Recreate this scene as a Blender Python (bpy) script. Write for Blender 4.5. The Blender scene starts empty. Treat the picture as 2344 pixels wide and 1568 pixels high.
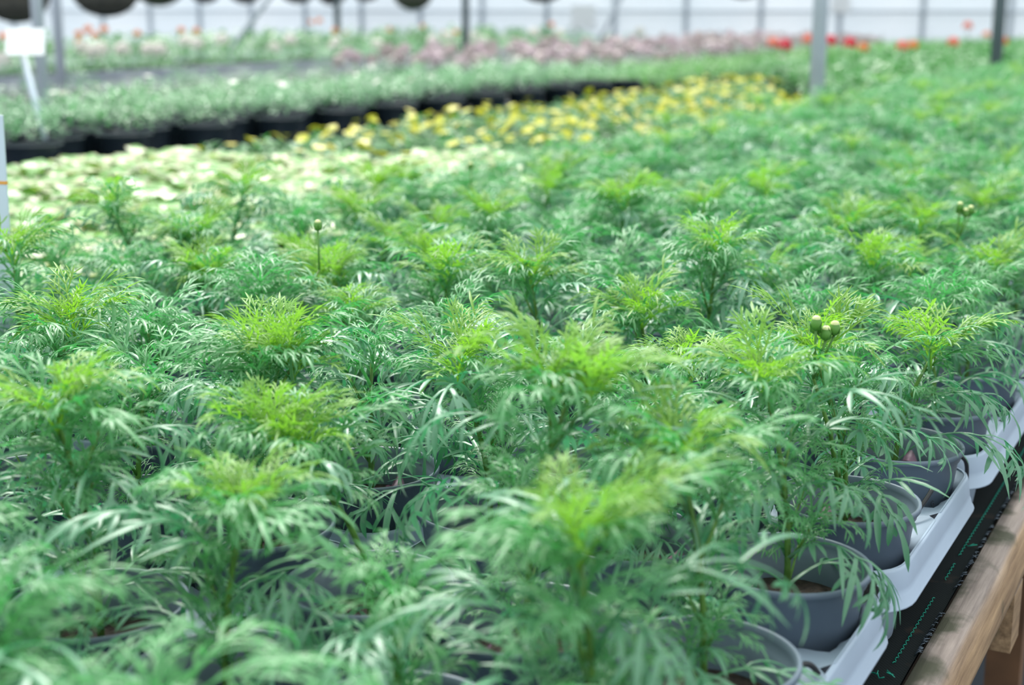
import bpy, math, random
import numpy as np
from mathutils import Vector, Matrix, noise as mnoise

# ------------------------------------------------------------------ camera
W, H = 2344, 1568
F = W * 50 / 36
PITCH = math.atan((784 - 20) / F)
YAW = math.radians(28.15)
CAMZ = 1.30
RIM_Z = 0.88
MAT_Z = 0.757
sc = bpy.context.scene
COL = sc.collection
cam_d = bpy.data.cameras.new('camera')
cam_d.lens = 50; cam_d.sensor_width = 36; cam_d.clip_end = 200; cam_d.clip_start = 0.02
cam_d.dof.use_dof = True
cam_d.dof.focus_distance = 1.28
cam_d.dof.aperture_fstop = 5.0
cam_d.dof.aperture_blades = 0
cam = bpy.data.objects.new('camera', cam_d); COL.objects.link(cam)
cam.location = (0, 0, CAMZ)
cam.rotation_euler = (math.pi / 2 - PITCH, 0, YAW)
sc.camera = cam
# ------------------------------------------------------------------ light
sc.view_settings.view_transform = 'Standard'
sc.view_settings.look = 'None'
sc.view_settings.gamma = 1.0
sc.view_settings.exposure = 1.24
sc.view_settings.use_curve_mapping = False
world = bpy.data.worlds.new('overcast_sky'); sc.world = world
world.use_nodes = True
wb = world.node_tree.nodes['Background']
# overcast sky, brighter overhead than at the horizon
wn, wl_ = world.node_tree.nodes, world.node_tree.links
wtc = wn.new('ShaderNodeTexCoord'); wsx = wn.new('ShaderNodeSeparateXYZ'); wl_.new(wtc.outputs['Generated'], wsx.inputs[0])
wcr = wn.new('ShaderNodeValToRGB'); we = wcr.color_ramp.elements
we[0].position = 0.0; we[0].color = (0.36, 0.41, 0.46, 1); we[1].position = 1.0; we[1].color = (0.93, 0.98, 1.0, 1)
wl_.new(wsx.outputs[2], wcr.inputs[0]); wl_.new(wcr.outputs[0], wb.inputs[0]); wb.inputs[1].default_value = 0.9
sun_d = bpy.data.lights.new('sun', 'SUN'); sun_d.energy = 2.3; sun_d.angle = math.radians(22)
sun_d.color = (1.0, 0.98, 0.92)
sun = bpy.data.objects.new('sun', sun_d); COL.objects.link(sun)
sun.rotation_euler = (math.radians(-26), math.radians(-24), 0)
sc.cycles.max_bounces = 8
sc.cycles.diffuse_bounces = 4
sc.cycles.transmission_bounces = 5
sc.cycles.transparent_max_bounces = 6

rng = random.Random(11)
PI = math.pi
sp, cp, sy, cy = math.sin(PITCH), math.cos(PITCH), math.sin(YAW), math.cos(YAW)
RIGHT = Vector((cy, sy, 0)); FWDH = Vector((-sy, cy, 0))
FWD = FWDH * cp + Vector((0, 0, -sp)); DOWN = -(FWDH * sp + Vector((0, 0, cp)))
CAMP = Vector((0, 0, CAMZ))
def project(p):
    d = Vector(p) - CAMP; z = d.dot(FWD)
    if z <= 0.01: return None
    return (1172 + F * d.dot(RIGHT) / z, 784 + F * d.dot(DOWN) / z, z)
def ray(px, py):
    return (FWD + RIGHT * ((px - 1172) / F) + DOWN * ((py - 784) / F))
def on_plane(px, py, z):
    r = ray(px, py); t = (z - CAMZ) / r.z
    return CAMP + r * t
def at_depth(px, py, depth):
    return CAMP + ray(px, py) * depth
def in_view(x, y, z0, z1, m=120):
    ok = False
    for z in (z0, (z0 + z1) / 2, z1):
        p = project((x, y, z))
        if p:
            mm = m * 0 + 0.13 * F / max(p[2], .3)
            if -mm < p[0] < W + mm and -mm < p[1] < H + mm: ok = True
    return ok

# ------------------------------------------------------------------ materials
def new_mat(name):
    m = bpy.data.materials.new(name); m.use_nodes = True
    nt = m.node_tree; nt.nodes.clear()
    out = nt.nodes.new('ShaderNodeOutputMaterial')
    return m, nt, out
def plain(name, col, rough=0.5, metal=0.0, spec=0.5, var=0.0, scale=20, bump=0.0, trans=0.0, tcol=None, subs=0.0):
    m, nt, out = new_mat(name)
    b = nt.nodes.new('ShaderNodeBsdfPrincipled')
    b.inputs['Roughness'].default_value = rough; b.inputs['Metallic'].default_value = metal
    b.inputs['Specular IOR Level'].default_value = spec
    b.inputs['Base Color'].default_value = (*col, 1)
    tc = nt.nodes.new('ShaderNodeTexCoord')
    if var > 0 or bump > 0:
        n = nt.nodes.new('ShaderNodeTexNoise'); n.inputs['Scale'].default_value = scale; n.inputs['Detail'].default_value = 5
        nt.links.new(tc.outputs['Object'], n.inputs['Vector'])
        if var > 0:
            r = nt.nodes.new('ShaderNodeMapRange'); r.inputs[1].default_value = .3; r.inputs[2].default_value = .7
            r.inputs[3].default_value = 1 - var; r.inputs[4].default_value = 1 + var
            nt.links.new(n.outputs['Fac'], r.inputs[0])
            v = nt.nodes.new('ShaderNodeVectorMath'); v.operation = 'SCALE'; v.inputs[0].default_value = col
            nt.links.new(r.outputs[0], v.inputs['Scale']); nt.links.new(v.outputs[0], b.inputs['Base Color'])
        if bump > 0:
            bp = nt.nodes.new('ShaderNodeBump'); bp.inputs['Strength'].default_value = bump; bp.inputs['Distance'].default_value = .003
            nt.links.new(n.outputs['Fac'], bp.inputs['Height']); nt.links.new(bp.outputs[0], b.inputs['Normal'])
    if trans > 0:
        t = nt.nodes.new('ShaderNodeBsdfTranslucent'); t.inputs[0].default_value = (*(tcol or col), 1)
        mx = nt.nodes.new('ShaderNodeMixShader'); mx.inputs[0].default_value = trans
        nt.links.new(b.outputs[0], mx.inputs[1]); nt.links.new(t.outputs[0], mx.inputs[2])
        nt.links.new(mx.outputs[0], out.inputs[0])
    else:
        nt.links.new(b.outputs[0], out.inputs[0])
    return m
def leaf_mat(name, base, tip, edge, tcol, trans=0.32, rough=0.42, spec=0.6, hue=0.03):
    """base colour runs from leaf base to tip, pale margins, small change from leaf to leaf"""
    m, nt, out = new_mat(name)
    N, L = nt.nodes, nt.links
    at = N.new('ShaderNodeAttribute'); at.attribute_name = 'tip'
    ae = N.new('ShaderNodeAttribute'); ae.attribute_name = 'edge'
    oi = N.new('ShaderNodeObjectInfo')
    mx = N.new('ShaderNodeMix'); mx.data_type = 'RGBA'
    mx.inputs[6].default_value = (*base, 1); mx.inputs[7].default_value = (*tip, 1)
    L.new(at.outputs['Fac'], mx.inputs[0])
    pw = N.new('ShaderNodeMath'); pw.operation = 'MULTIPLY'; pw.inputs[1].default_value = 0.55
    L.new(ae.outputs['Fac'], pw.inputs[0])
    me = N.new('ShaderNodeMix'); me.data_type = 'RGBA'; me.inputs[7].default_value = (*edge, 1)
    L.new(pw.outputs[0], me.inputs[0]); L.new(mx.outputs[2], me.inputs[6])
    tc = N.new('ShaderNodeTexCoord')
    no = N.new('ShaderNodeTexNoise'); no.inputs['Scale'].default_value = 45
    L.new(tc.outputs['Object'], no.inputs['Vector'])
    ad = N.new('ShaderNodeMath'); ad.operation = 'ADD'; L.new(oi.outputs['Random'], ad.inputs[0]); L.new(no.outputs['Fac'], ad.inputs[1])
    mr = N.new('ShaderNodeMapRange'); mr.inputs[1].default_value = .3; mr.inputs[2].default_value = 1.7
    mr.inputs[3].default_value = .78; mr.inputs[4].default_value = 1.22; L.new(ad.outputs[0], mr.inputs[0])
    hs = N.new('ShaderNodeHueSaturation'); L.new(me.outputs[2], hs.inputs['Color']); L.new(mr.outputs[0], hs.inputs['Value'])
    mh = N.new('ShaderNodeMapRange'); mh.inputs[3].default_value = .5 - hue; mh.inputs[4].default_value = .5 + hue
    L.new(oi.outputs['Random'], mh.inputs[0]); L.new(mh.outputs[0], hs.inputs['Hue'])
    b = N.new('ShaderNodeBsdfPrincipled'); b.inputs['Roughness'].default_value = rough
    b.inputs['Specular IOR Level'].default_value = spec
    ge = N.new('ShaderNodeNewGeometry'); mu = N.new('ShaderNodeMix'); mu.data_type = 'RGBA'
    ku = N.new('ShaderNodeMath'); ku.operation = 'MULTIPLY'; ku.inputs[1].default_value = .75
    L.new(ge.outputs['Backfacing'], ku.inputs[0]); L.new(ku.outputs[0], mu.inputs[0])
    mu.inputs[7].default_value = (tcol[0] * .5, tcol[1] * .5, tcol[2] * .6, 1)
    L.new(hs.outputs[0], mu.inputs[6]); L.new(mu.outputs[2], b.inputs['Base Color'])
    t = N.new('ShaderNodeBsdfTranslucent'); t.inputs[0].default_value = (*tcol, 1)
    ms = N.new('ShaderNodeMixShader'); ms.inputs[0].default_value = trans
    L.new(b.outputs[0], ms.inputs[1]); L.new(t.outputs[0], ms.inputs[2]); L.new(ms.outputs[0], out.inputs[0])
    return m
M = {}
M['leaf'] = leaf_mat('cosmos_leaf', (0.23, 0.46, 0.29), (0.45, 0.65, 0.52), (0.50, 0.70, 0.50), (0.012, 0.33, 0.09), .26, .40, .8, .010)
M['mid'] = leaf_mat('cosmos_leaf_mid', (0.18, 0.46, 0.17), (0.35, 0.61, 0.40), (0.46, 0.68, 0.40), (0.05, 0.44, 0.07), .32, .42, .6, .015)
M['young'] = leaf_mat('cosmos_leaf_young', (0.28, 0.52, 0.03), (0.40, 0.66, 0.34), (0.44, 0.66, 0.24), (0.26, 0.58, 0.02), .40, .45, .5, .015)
M['stem'] = plain('cosmos_stem', (0.13, 0.27, 0.05), .45, var=.35, scale=60, trans=.15, tcol=(.2, .45, .05))
M['bud'] = plain('bud_green', (0.10, 0.26, 0.04), .5)
M['budtip'] = plain('bud_tip', (0.62, 0.66, 0.30), .5)
M['soil'] = plain('soil', (0.028, 0.018, 0.013), .9, var=.6, scale=180, bump=.9)
M['pot'] = plain('grey_pot_plastic', (0.125, 0.165, 0.215), .42, var=.06, scale=30)
M['tray'] = plain('grey_tray_plastic', (0.36, 0.44, 0.54), .40, var=.05, scale=14, bump=.05)
M['mauve'] = plain('mauve_leaf', (0.20, 0.11, 0.17), .5, var=.8, scale=90, trans=.2)
M['black'] = plain('black_plastic', (0.012, 0.013, 0.015), .4)
M['navy'] = plain('navy_black_plastic', (0.022, 0.034, 0.05), .4)
M['wallbar'] = plain('pale_wall_bar', (0.45, 0.50, 0.55), .5)
M['clod'] = plain('black_clod', (0.010, 0.009, 0.009), .85, var=.4, scale=200, bump=.8)
M['thread'] = plain('green_thread', (0.0, 0.30, 0.20), .5)
M['greythread'] = plain('grey_thread', (0.10, 0.13, 0.16), .6)
M['galv'] = plain('galvanised_steel', (0.40, 0.44, 0.50), .45, metal=.1, var=.1, scale=6)
M['galvdark'] = plain('dark_steel', (0.09, 0.12, 0.13), .5, metal=.2, var=.1, scale=6)
M['white'] = plain('white_plastic', (0.93, 0.95, 0.96), .5, trans=.2, tcol=(.9, .9, .9))
M['whitestake'] = plain('white_stake', (0.62, 0.70, 0.80), .4)
M['orange'] = plain('orange_mark', (0.8, 0.35, 0.05), .5)
M['wire'] = plain('wire', (0.12, 0.12, 0.12), .5, metal=.5)
M['cream'] = plain('cream_leaf', (0.46, 0.50, 0.28), .35, var=.6, scale=25, trans=.3, tcol=(.45, .62, .12))
M['creamgreen'] = plain('cream_leaf_green', (0.16, 0.38, 0.08), .35, var=.3, scale=30, trans=.25, tcol=(.3, .6, .05))
M['sage'] = leaf_mat('sage_leaf', (0.12, 0.44, 0.13), (0.28, 0.58, 0.28), (.5, .68, .52), (.10, .45, .12), .25)
M['darkgreen'] = leaf_mat('dark_leaf', (0.04, 0.20, 0.05), (0.09, 0.32, 0.11), (.13, .36, .12), (.08, .4, .05), .25)
M['midgreen'] = leaf_mat('bright_leaf', (0.12, 0.42, 0.10), (0.22, 0.54, 0.20), (.26, .58, .26), (.15, .5, .06), .3)
M['greyleaf'] = leaf_mat('grey_leaf', (0.22, 0.34, 0.26), (0.42, 0.46, 0.42), (.5, .5, .48), (.3, .4, .3), .25)
M['yellow'] = plain('yellow_petal', (0.62, 0.62, 0.05), .5, trans=.3)
M['paleyellow'] = plain('pale_yellow_petal', (0.86, 0.78, 0.25), .5, trans=.3)
M['red'] = plain('red_petal', (0.74, 0.04, 0.07), .5, trans=.2)
M['coral'] = plain('coral_petal', (0.85, 0.22, 0.14), .5, trans=.2)
M['orangepetal'] = plain('orange_petal', (0.85, 0.25, 0.04), .5, trans=.2)
M['whitepetal'] = plain('white_petal', (0.85, 0.82, 0.76), .5, trans=.3)
M['pink'] = plain('pink_petal', (0.62, 0.50, 0.53), .5, trans=.3)
M['palepink'] = plain('pale_pink_petal', (0.52, 0.43, 0.42), .5, trans=.3)
M['liner'] = plain('basket_liner', (0.10, 0.095, 0.08), .9, var=.6, scale=25, bump=1.0)
M['floor'] = plain('floor_concrete', (0.045, 0.055, 0.068), .8, var=.25, scale=3, bump=.2)
M['ply'] = plain('bench_board', (0.12, 0.09, 0.06), .8, var=.3, scale=8)
M['legwood'] = plain('dark_leg_wood', (0.13, 0.065, 0.03), .8, var=.4, scale=12)

def wood_mat():
    m, nt, out = new_mat('weathered_rail_wood'); N, L = nt.nodes, nt.links
    tc = N.new('ShaderNodeTexCoord'); mp = N.new('ShaderNodeMapping'); mp.inputs['Scale'].default_value = (60, 3.0, 60)
    L.new(tc.outputs['Object'], mp.inputs[0])
    n1 = N.new('ShaderNodeTexNoise'); n1.inputs['Scale'].default_value = 1.6; n1.inputs['Detail'].default_value = 8; n1.inputs['Roughness'].default_value = .65
    L.new(mp.outputs[0], n1.inputs['Vector'])
    cr = N.new('ShaderNodeValToRGB'); e = cr.color_ramp.elements
    e[0].position = .3; e[0].color = (0.12, 0.065, 0.03, 1); e[1].position = .72; e[1].color = (0.50, 0.33, 0.18, 1)
    L.new(n1.outputs['Fac'], cr.inputs[0])
    cg = N.new('ShaderNodeValToRGB'); e = cg.color_ramp.elements
    e[0].position = .3; e[0].color = (0.13, 0.10, 0.085, 1); e[1].position = .75; e[1].color = (0.46, 0.38, 0.33, 1)
    L.new(n1.outputs['Fac'], cg.inputs[0])
    # greyed upper face, brown side face
    sx = N.new('ShaderNodeSeparateXYZ'); L.new(tc.outputs['Normal'], sx.inputs[0])
    r = N.new('ShaderNodeMapRange'); r.inputs[1].default_value = .3; r.inputs[2].default_value = .8; L.new(sx.outputs[2], r.inputs[0])
    m1 = N.new('ShaderNodeMix'); m1.data_type = 'RGBA'
    L.new(r.outputs[0], m1.inputs[0]); L.new(cr.outputs[0], m1.inputs[6]); L.new(cg.outputs[0], m1.inputs[7])
    # mould blotches (black and green), densest near the mat
    n2 = N.new('ShaderNodeTexNoise'); n2.inputs['Scale'].default_value = 13; n2.inputs['Detail'].default_value = 6
    L.new(tc.outputs['Object'], n2.inputs['Vector'])
    sp_ = N.new('ShaderNodeSeparateXYZ'); L.new(tc.outputs['Object'], sp_.inputs[0])
    rx = N.new('ShaderNodeMapRange'); rx.inputs[1].default_value = -0.190; rx.inputs[2].default_value = -0.226
    rx.inputs[3].default_value = -.06; rx.inputs[4].default_value = .17; L.new(sp_.outputs[0], rx.inputs[0])
    ad = N.new('ShaderNodeMath'); ad.operation = 'ADD'; L.new(n2.outputs['Fac'], ad.inputs[0]); L.new(rx.outputs[0], ad.inputs[1])
    bl = N.new('ShaderNodeMapRange'); bl.inputs[1].default_value = .56; bl.inputs[2].default_value = .68; bl.inputs[4].default_value = .9; L.new(ad.outputs[0], bl.inputs[0])
    n3 = N.new('ShaderNodeTexNoise'); n3.inputs['Scale'].default_value = 7; L.new(tc.outputs['Object'], n3.inputs['Vector'])
    cm = N.new('ShaderNodeValToRGB'); e = cm.color_ramp.elements
    e[0].position = .42; e[0].color = (0.04, 0.035, 0.03, 1); e[1].position = .56; e[1].color = (0.04, 0.045, 0.018, 1)
    L.new(n3.outputs['Fac'], cm.inputs[0])
    m2 = N.new('ShaderNodeMix'); m2.data_type = 'RGBA'
    L.new(bl.outputs[0], m2.inputs[0]); L.new(m1.outputs[2], m2.inputs[6]); L.new(cm.outputs[0], m2.inputs[7])
    b = N.new('ShaderNodeBsdfPrincipled'); b.inputs['Roughness'].default_value = .75
    L.new(m2.outputs[2], b.inputs['Base Color'])
    bp = N.new('ShaderNodeBump'); bp.inputs['Strength'].default_value = .6; bp.inputs['Distance'].default_value = .002
    L.new(n1.outputs['Fac'], bp.inputs['Height']); L.new(bp.outputs[0], b.inputs['Normal'])
    L.new(b.outputs[0], out.inputs[0]); return m
M['wood'] = wood_mat()
def weave_mat():
    m, nt, out = new_mat('black_woven_mat'); N, L = nt.nodes, nt.links
    tc = N.new('ShaderNodeTexCoord')
    ck = N.new('ShaderNodeTexChecker'); ck.inputs['Scale'].default_value = 500
    ck.inputs[1].default_value = (0.006, 0.009, 0.009, 1); ck.inputs[2].default_value = (0.014, 0.019, 0.019, 1)
    L.new(tc.outputs['Object'], ck.inputs['Vector'])
    no = N.new('ShaderNodeTexNoise'); no.inputs['Scale'].default_value = 30; no.inputs['Detail'].default_value = 6; L.new(tc.outputs['Object'], no.inputs['Vector'])
    mr = N.new('ShaderNodeMapRange'); mr.inputs[1].default_value = .58; mr.inputs[2].default_value = .8; L.new(no.outputs['Fac'], mr.inputs[0])
    mx = N.new('ShaderNodeMix'); mx.data_type = 'RGBA'; mx.inputs[7].default_value = (0.05, 0.035, 0.025, 1)
    L.new(mr.outputs[0], mx.inputs[0]); L.new(ck.outputs[0], mx.inputs[6])
    b = N.new('ShaderNodeBsdfPrincipled'); b.inputs['Roughness'].default_value = .9; b.inputs['Specular IOR Level'].default_value = .15; L.new(mx.outputs[2], b.inputs['Base Color'])
    bp = N.new('ShaderNodeBump'); bp.inputs['Strength'].default_value = .4; bp.inputs['Distance'].default_value = .001
    L.new(ck.outputs['Fac'], bp.inputs['Height']); L.new(bp.outputs[0], b.inputs['Normal'])
    L.new(b.outputs[0], out.inputs[0]); return m
M['mat'] = weave_mat()
def film_mat():
    m, nt, out = new_mat('white_greenhouse_film'); N, L = nt.nodes, nt.links
    tc = N.new('ShaderNodeTexCoord'); no = N.new('ShaderNodeTexNoise'); no.inputs['Scale'].default_value = .7; no.inputs['Detail'].default_value = 3
    L.new(tc.outputs['Object'], no.inputs['Vector'])
    cr = N.new('ShaderNodeValToRGB'); e = cr.color_ramp.elements
    e[0].position = .3; e[0].color = (0.88, 0.92, 0.95, 1); e[1].position = .7; e[1].color = (0.94, 0.96, 0.98, 1)
    L.new(no.outputs['Fac'], cr.inputs[0])
    d = N.new('ShaderNodeBsdfDiffuse'); t = N.new('ShaderNodeBsdfTranslucent')
    L.new(cr.outputs[0], d.inputs[0]); L.new(cr.outputs[0], t.inputs[0])
    mx = N.new('ShaderNodeMixShader'); mx.inputs[0].default_value = .5
    L.new(d.outputs[0], mx.inputs[1]); L.new(t.outputs[0], mx.inputs[2]); L.new(mx.outputs[0], out.inputs[0]); return m
M['film'] = film_mat()

# ------------------------------------------------------------------ mesh helpers
class MB:
    """collects vertices and faces, links them as one mesh object"""
    def __init__(s): s.v = []; s.f = []; s.m = []; s.e = []; s.t = []
    def add(s, vs, fs, mi=0, e=None, t=None):
        o = len(s.v); s.v += [tuple(q) for q in vs]
        s.f += [tuple(i + o for i in f) for f in fs]; s.m += [mi] * len(fs)
        s.e += e or [0.0] * len(vs); s.t += t or [0.0] * len(vs)
    def box(s, x0, x1, y0, y1, z0, z1, mi=0, b=0.0):
        vs = [(x, y, z) for z in (z0, z1) for y in (y0, y1) for x in (x0, x1)]
        s.add(vs, [(0, 2, 3, 1), (4, 5, 7, 6), (0, 1, 5, 4), (2, 6, 7, 3), (0, 4, 6, 2), (1, 3, 7, 5)], mi)
    def tube(s, pts, r, n=8, mi=0, caps=True, t=None):
        pts = [Vector(p) for p in pts]; k = len(pts)
        rr = r if isinstance(r, (list, tuple)) else [r] * k
        vs = []; fs = []; up = Vector((.13, .2, 1)).normalized()
        for i, p in enumerate(pts):
            d = (pts[min(i + 1, k - 1)] - pts[max(i - 1, 0)]).normalized()
            a = d.cross(up if abs(d.dot(up)) < .95 else Vector((1, 0, 0))).normalized(); b = d.cross(a)
            for j in range(n):
                w = 2 * PI * j / n; vs.append(p + (a * math.cos(w) + b * math.sin(w)) * rr[i])
        for i in range(k - 1):
            for j in range(n):
                j2 = (j + 1) % n; fs.append((i * n + j, i * n + j2, i * n + n + j2, i * n + n + j))
        if caps: fs.append(tuple(range(n - 1, -1, -1))); fs.append(tuple(range((k - 1) * n, k * n)))
        s.add(vs, fs, mi)
    def lathe(s, prof, n=32, mi=0, c=(0, 0, 0), closed=False, sq=(1, 1)):
        vs = []; fs = []; k = len(prof)
        for r, z in prof:
            for j in range(n):
                w = 2 * PI * j / n; vs.append((c[0] + r * sq[0] * math.cos(w), c[1] + r * sq[1] * math.sin(w), c[2] + z))
        for i in range(k - 1 + (1 if closed else 0)):
            i2 = (i + 1) % k
            for j in range(n):
                j2 = (j + 1) % n; fs.append((i * n + j, i * n + j2, i2 * n + j2, i2 * n + j))
        s.add(vs, fs, mi)
    def merge(s, o, mat4, mi_off=0):
        q = len(s.v); s.v += [tuple(mat4 @ Vector(p)) for p in o.v]
        s.f += [tuple(i + q for i in f) for f in o.f]; s.m += [i + mi_off for i in o.m]; s.e += o.e; s.t += o.t
    def mesh(s, name, mats, smooth=True):
        me = bpy.data.meshes.new(name); me.from_pydata(s.v, [], s.f)
        for m in mats: me.materials.append(m)
        if len(mats) > 1: me.polygons.foreach_set('material_index', s.m)
        if smooth: me.polygons.foreach_set('use_smooth', [True] * len(s.f))
        if any(s.e) or any(s.t):
            a = me.attributes.new('edge', 'FLOAT', 'POINT'); a.data.foreach_set('value', s.e)
            a = me.attributes.new('tip', 'FLOAT', 'POINT'); a.data.foreach_set('value', s.t)
        me.update(); return me
def link(name, me, parent=None, mat=None, **props):
    o = bpy.data.objects.new(name, me); COL.objects.link(o)
    if parent is not None: o.parent = parent
    if mat is not None: o.matrix_local = mat
    for k, v in props.items(): o[k] = v
    return o
def thing(name, label, cat, loc=(0, 0, 0), rz=0, group=None, sc_=1.0):
    o = bpy.data.objects.new(name, None); COL.objects.link(o)
    o.empty_display_size = .05
    o.location = loc; o.rotation_euler = (0, 0, rz); o.scale = (sc_,) * 3
    o['label'] = label; o['category'] = cat
    if group: o['group'] = group
    return o
def T(x, y, z): return Matrix.Translation((x, y, z))
def R(a, ax): return Matrix.Rotation(a, 4, ax)
def S(k): return Matrix.Scale(k, 4)

# numpy merge of many transformed copies of templates into one mesh (for masses)
class NP:
    def __init__(s, mb):
        s.v = np.array(mb.v, dtype=np.float64); s.f = mb.f; s.m = np.array(mb.m, dtype=np.int32)
        s.e = np.array(mb.e); s.t = np.array(mb.t)
        s.lt = np.array([len(f) for f in mb.f], dtype=np.int32)
        s.li = np.array([i for f in mb.f for i in f], dtype=np.int32)
def mass(name, items, mats):
    """items: list of (NP template, 4x4 matrix)"""
    V = []; LI = []; LT = []; MI = []; E = []; TT = []; off = 0
    for t, m in items:
        m = np.array(m); V.append(t.v @ m[:3, :3].T + m[:3, 3]); LI.append(t.li + off); LT.append(t.lt); MI.append(t.m); E.append(t.e); TT.append(t.t)
        off += len(t.v)
    V = np.concatenate(V); LI = np.concatenate(LI); LT = np.concatenate(LT); MI = np.concatenate(MI); E = np.concatenate(E); TT = np.concatenate(TT)
    me = bpy.data.meshes.new(name)
    me.vertices.add(len(V)); me.vertices.foreach_set('co', V.ravel())
    me.loops.add(len(LI)); me.loops.foreach_set('vertex_index', LI)
    me.polygons.add(len(LT)); st = np.concatenate(([0], np.cumsum(LT)[:-1])).astype(np.int32)
    me.polygons.foreach_set('loop_start', st); me.polygons.foreach_set('loop_total', LT)
    for q in mats: me.materials.append(q)
    me.polygons.foreach_set('material_index', MI)
    me.polygons.foreach_set('use_smooth', np.ones(len(LT), dtype=bool))
    a = me.attributes.new('edge', 'FLOAT', 'POINT'); a.data.foreach_set('value', E)
    a = me.attributes.new('tip', 'FLOAT', 'POINT'); a.data.foreach_set('value', TT)
    me.update(calc_edges=True); me.validate()
    return me

# ------------------------------------------------------------------ structure
fl = MB(); fl.box(-24, 8, -3, 26, -.1, 0); o = link('floor', fl.mesh('floor', [M['floor']], False), kind='structure')

WALLY = 17.6
wl = MB(); wl.box(-24, 8, WALLY, WALLY + .01, 0.0, 3.4)
wall = link('wall_back', wl.mesh('wall_back', [M['film']], False), kind='structure')
# uprights of the back wall, one by one
k = 0
for i in range(-22, 8):
    x = i * 1.0 + .13
    m = MB(); m.box(x - .028, x + .028, WALLY - .05, WALLY - .001, 0, 3.4)
    link('upright', m.mesh('upright', [M['wallbar']], False), wall)
for z, hh in ((1.25, .03), (2.3, .06), (.55, .05)):
    m = MB(); m.box(-24, 8, WALLY - .075, WALLY - .051, z, z + hh)
    link('rail', m.mesh('rail', [M['wallbar']], False), wall)

# ------------------------------------------------------------------ main bench
bench = thing('bench', 'long wooden growing bench under the rows of feathery cosmos', 'bench', (-.8, 0, 0))
BX = -.8
b = MB(); b.box(-1.52 - BX, -.227 - BX, .1, 17.2, .733, .753); link('bench_top', b.mesh('bench_top', [M['ply']], False), bench)
# edge rail with a waney, rounded outer arris
prof = [(x - .023, z) for x, z in [(-.2005, .712), (-.2005, .757), (-.198, .762), (-.186, .7625), (-.176, .7605), (-.1715, .755), (-.167, .744), (-.164, .728), (-.1655, .714), (-.170, .708)]]
vs = []; fs = []; ys = [0.1 + i * .012 for i in range(0, 300)] + [3.8 + i * .5 for i in range(27)]
for y in ys:
    for j, (x, z) in enumerate(prof):
        nn = mnoise.noise(Vector((j * 1.7, y * 7, 3.1))) * .0018 + mnoise.noise(Vector((j * .3, y * 1.6, 9.1))) * .003
        vs.append((x + (nn if j > 2 else 0) - BX, y, z + nn * .6))
n = len(prof)
for i in range(len(ys) - 1):
    for j in range(n):
        j2 = (j + 1) % n; fs.append((i * n + j, i * n + n + j, i * n + n + j2, i * n + j2))
fs.append(tuple(range(n))); fs.append(tuple(range((len(ys) - 1) * n, len(ys) * n))[::-1])
b = MB(); b.add(vs, fs); rail = b.mesh('edge_rail', [M['wood']])
# object coords are used by the wood, so keep mesh in bench-centred coordinates and shift the object
for v in rail.vertices: v.co.x += BX
link('edge_rail', rail, bench, T(-BX, 0, 0), label='weathered wooden edge rail with dark mould stains')
for y in (.62, 1.49, 2.36, 3.24, 4.1, 5.0, 6, 7, 8, 9, 10, 11, 12, 13, 14, 15, 16):
    b = MB()
    w = .026; pr = [(-w, .640), (w, .640), (w, .703), (-w, .703)]
    b.box(-1.50, -.190, y - w, y + w, .640, .7055)
    me = b.mesh('cross_beam', [M['wood']], False)
    link('cross_beam', me, bench, T(-BX, 0, 0))
for y in (.3, 2.02, 3.8, 6, 8.2, 10.4, 12.6, 14.8, 17.0):
    for x in (-.268, -1.44):
        b = MB(); b.box(x - .024 - BX, x + .024 - BX, y - .02, y + .02, 0, .64); link('leg', b.mesh('leg', [M['legwood']], False), bench)

# woven mat on the bench
matt = thing('ground_cover_mat', 'black woven mat with green stitching lying along the bench edge', 'mat', (-.8, 0, MAT_Z - .004))
b = MB()
xs = [-1.51, -1.2, -.9, -.6, -.4, -.28, -.266, -.254, -.240, -.232, -.2265]; ys = [.12 + i * .03 for i in range(0, 160)] + [4.9 + i * .6 for i in range(21)]
vs = []; fs = []
for top in (1, 0):
    for y in ys:
        for x in xs:
            z = .003 + (mnoise.noise(Vector((x * 9, y * 6, 0))) * .0012 if y < 5 else 0)
            xx = x + (mnoise.noise(Vector((y * 9, 0, 4))) * .0015 if x > -.242 else 0)
            vs.append((xx + .8, y, z if top else -.0))
nx, ny = len(xs), len(ys)
for k in range(2):
    for i in range(ny - 1):
        for j in range(nx - 1):
            q = (k * nx * ny + i * nx + j, k * nx * ny + i * nx + j + 1, k * nx * ny + (i + 1) * nx + j + 1, k * nx * ny + (i + 1) * nx + j)
            fs.append(q if k == 0 else q[::-1])
b.add(vs, fs); link('woven_sheet', b.mesh('woven_sheet', [M['mat']]), matt)
# green chain stitch and frayed threads
b = MB(); y = .5; i = 0
while y < 2.6:
    w = .0010; x = -.2405 + .8 + mnoise.noise(Vector((y * 5, 1, 0))) * .0015; s_ = 1 if i % 2 else -1
    if mnoise.noise(Vector((y * 14, 2, 2))) > -.15: b.tube([(x - w * s_, y, .0040), (x, y + .0015, .0050), (x + w * s_, y + .0034, .0040)], .00045, 5)
    y += .0048; i += 1
link('stitching', b.mesh('stitching', [M['thread']]), matt, label='green stitched line', kind='stuff')
b = MB(); rr = random.Random(5)
for i in range(520):
    y = .6 + rr.random() * 1.9
    if mnoise.noise(Vector((y * 6, 7, 1))) < -.05: continue
    x = -.2285 + .8; L_ = .003 + rr.random() * .004
    b.tube([(x, y, .0035), (x + L_ * .5, y + rr.uniform(-.001, .001), .0065 + rr.random() * .002), (x + L_, y + rr.uniform(-.002, .002), .0075)], .00045, 4)
link('frayed_threads', b.mesh('frayed_threads', [M['greythread']]), matt, kind='stuff')
b = MB()
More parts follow.
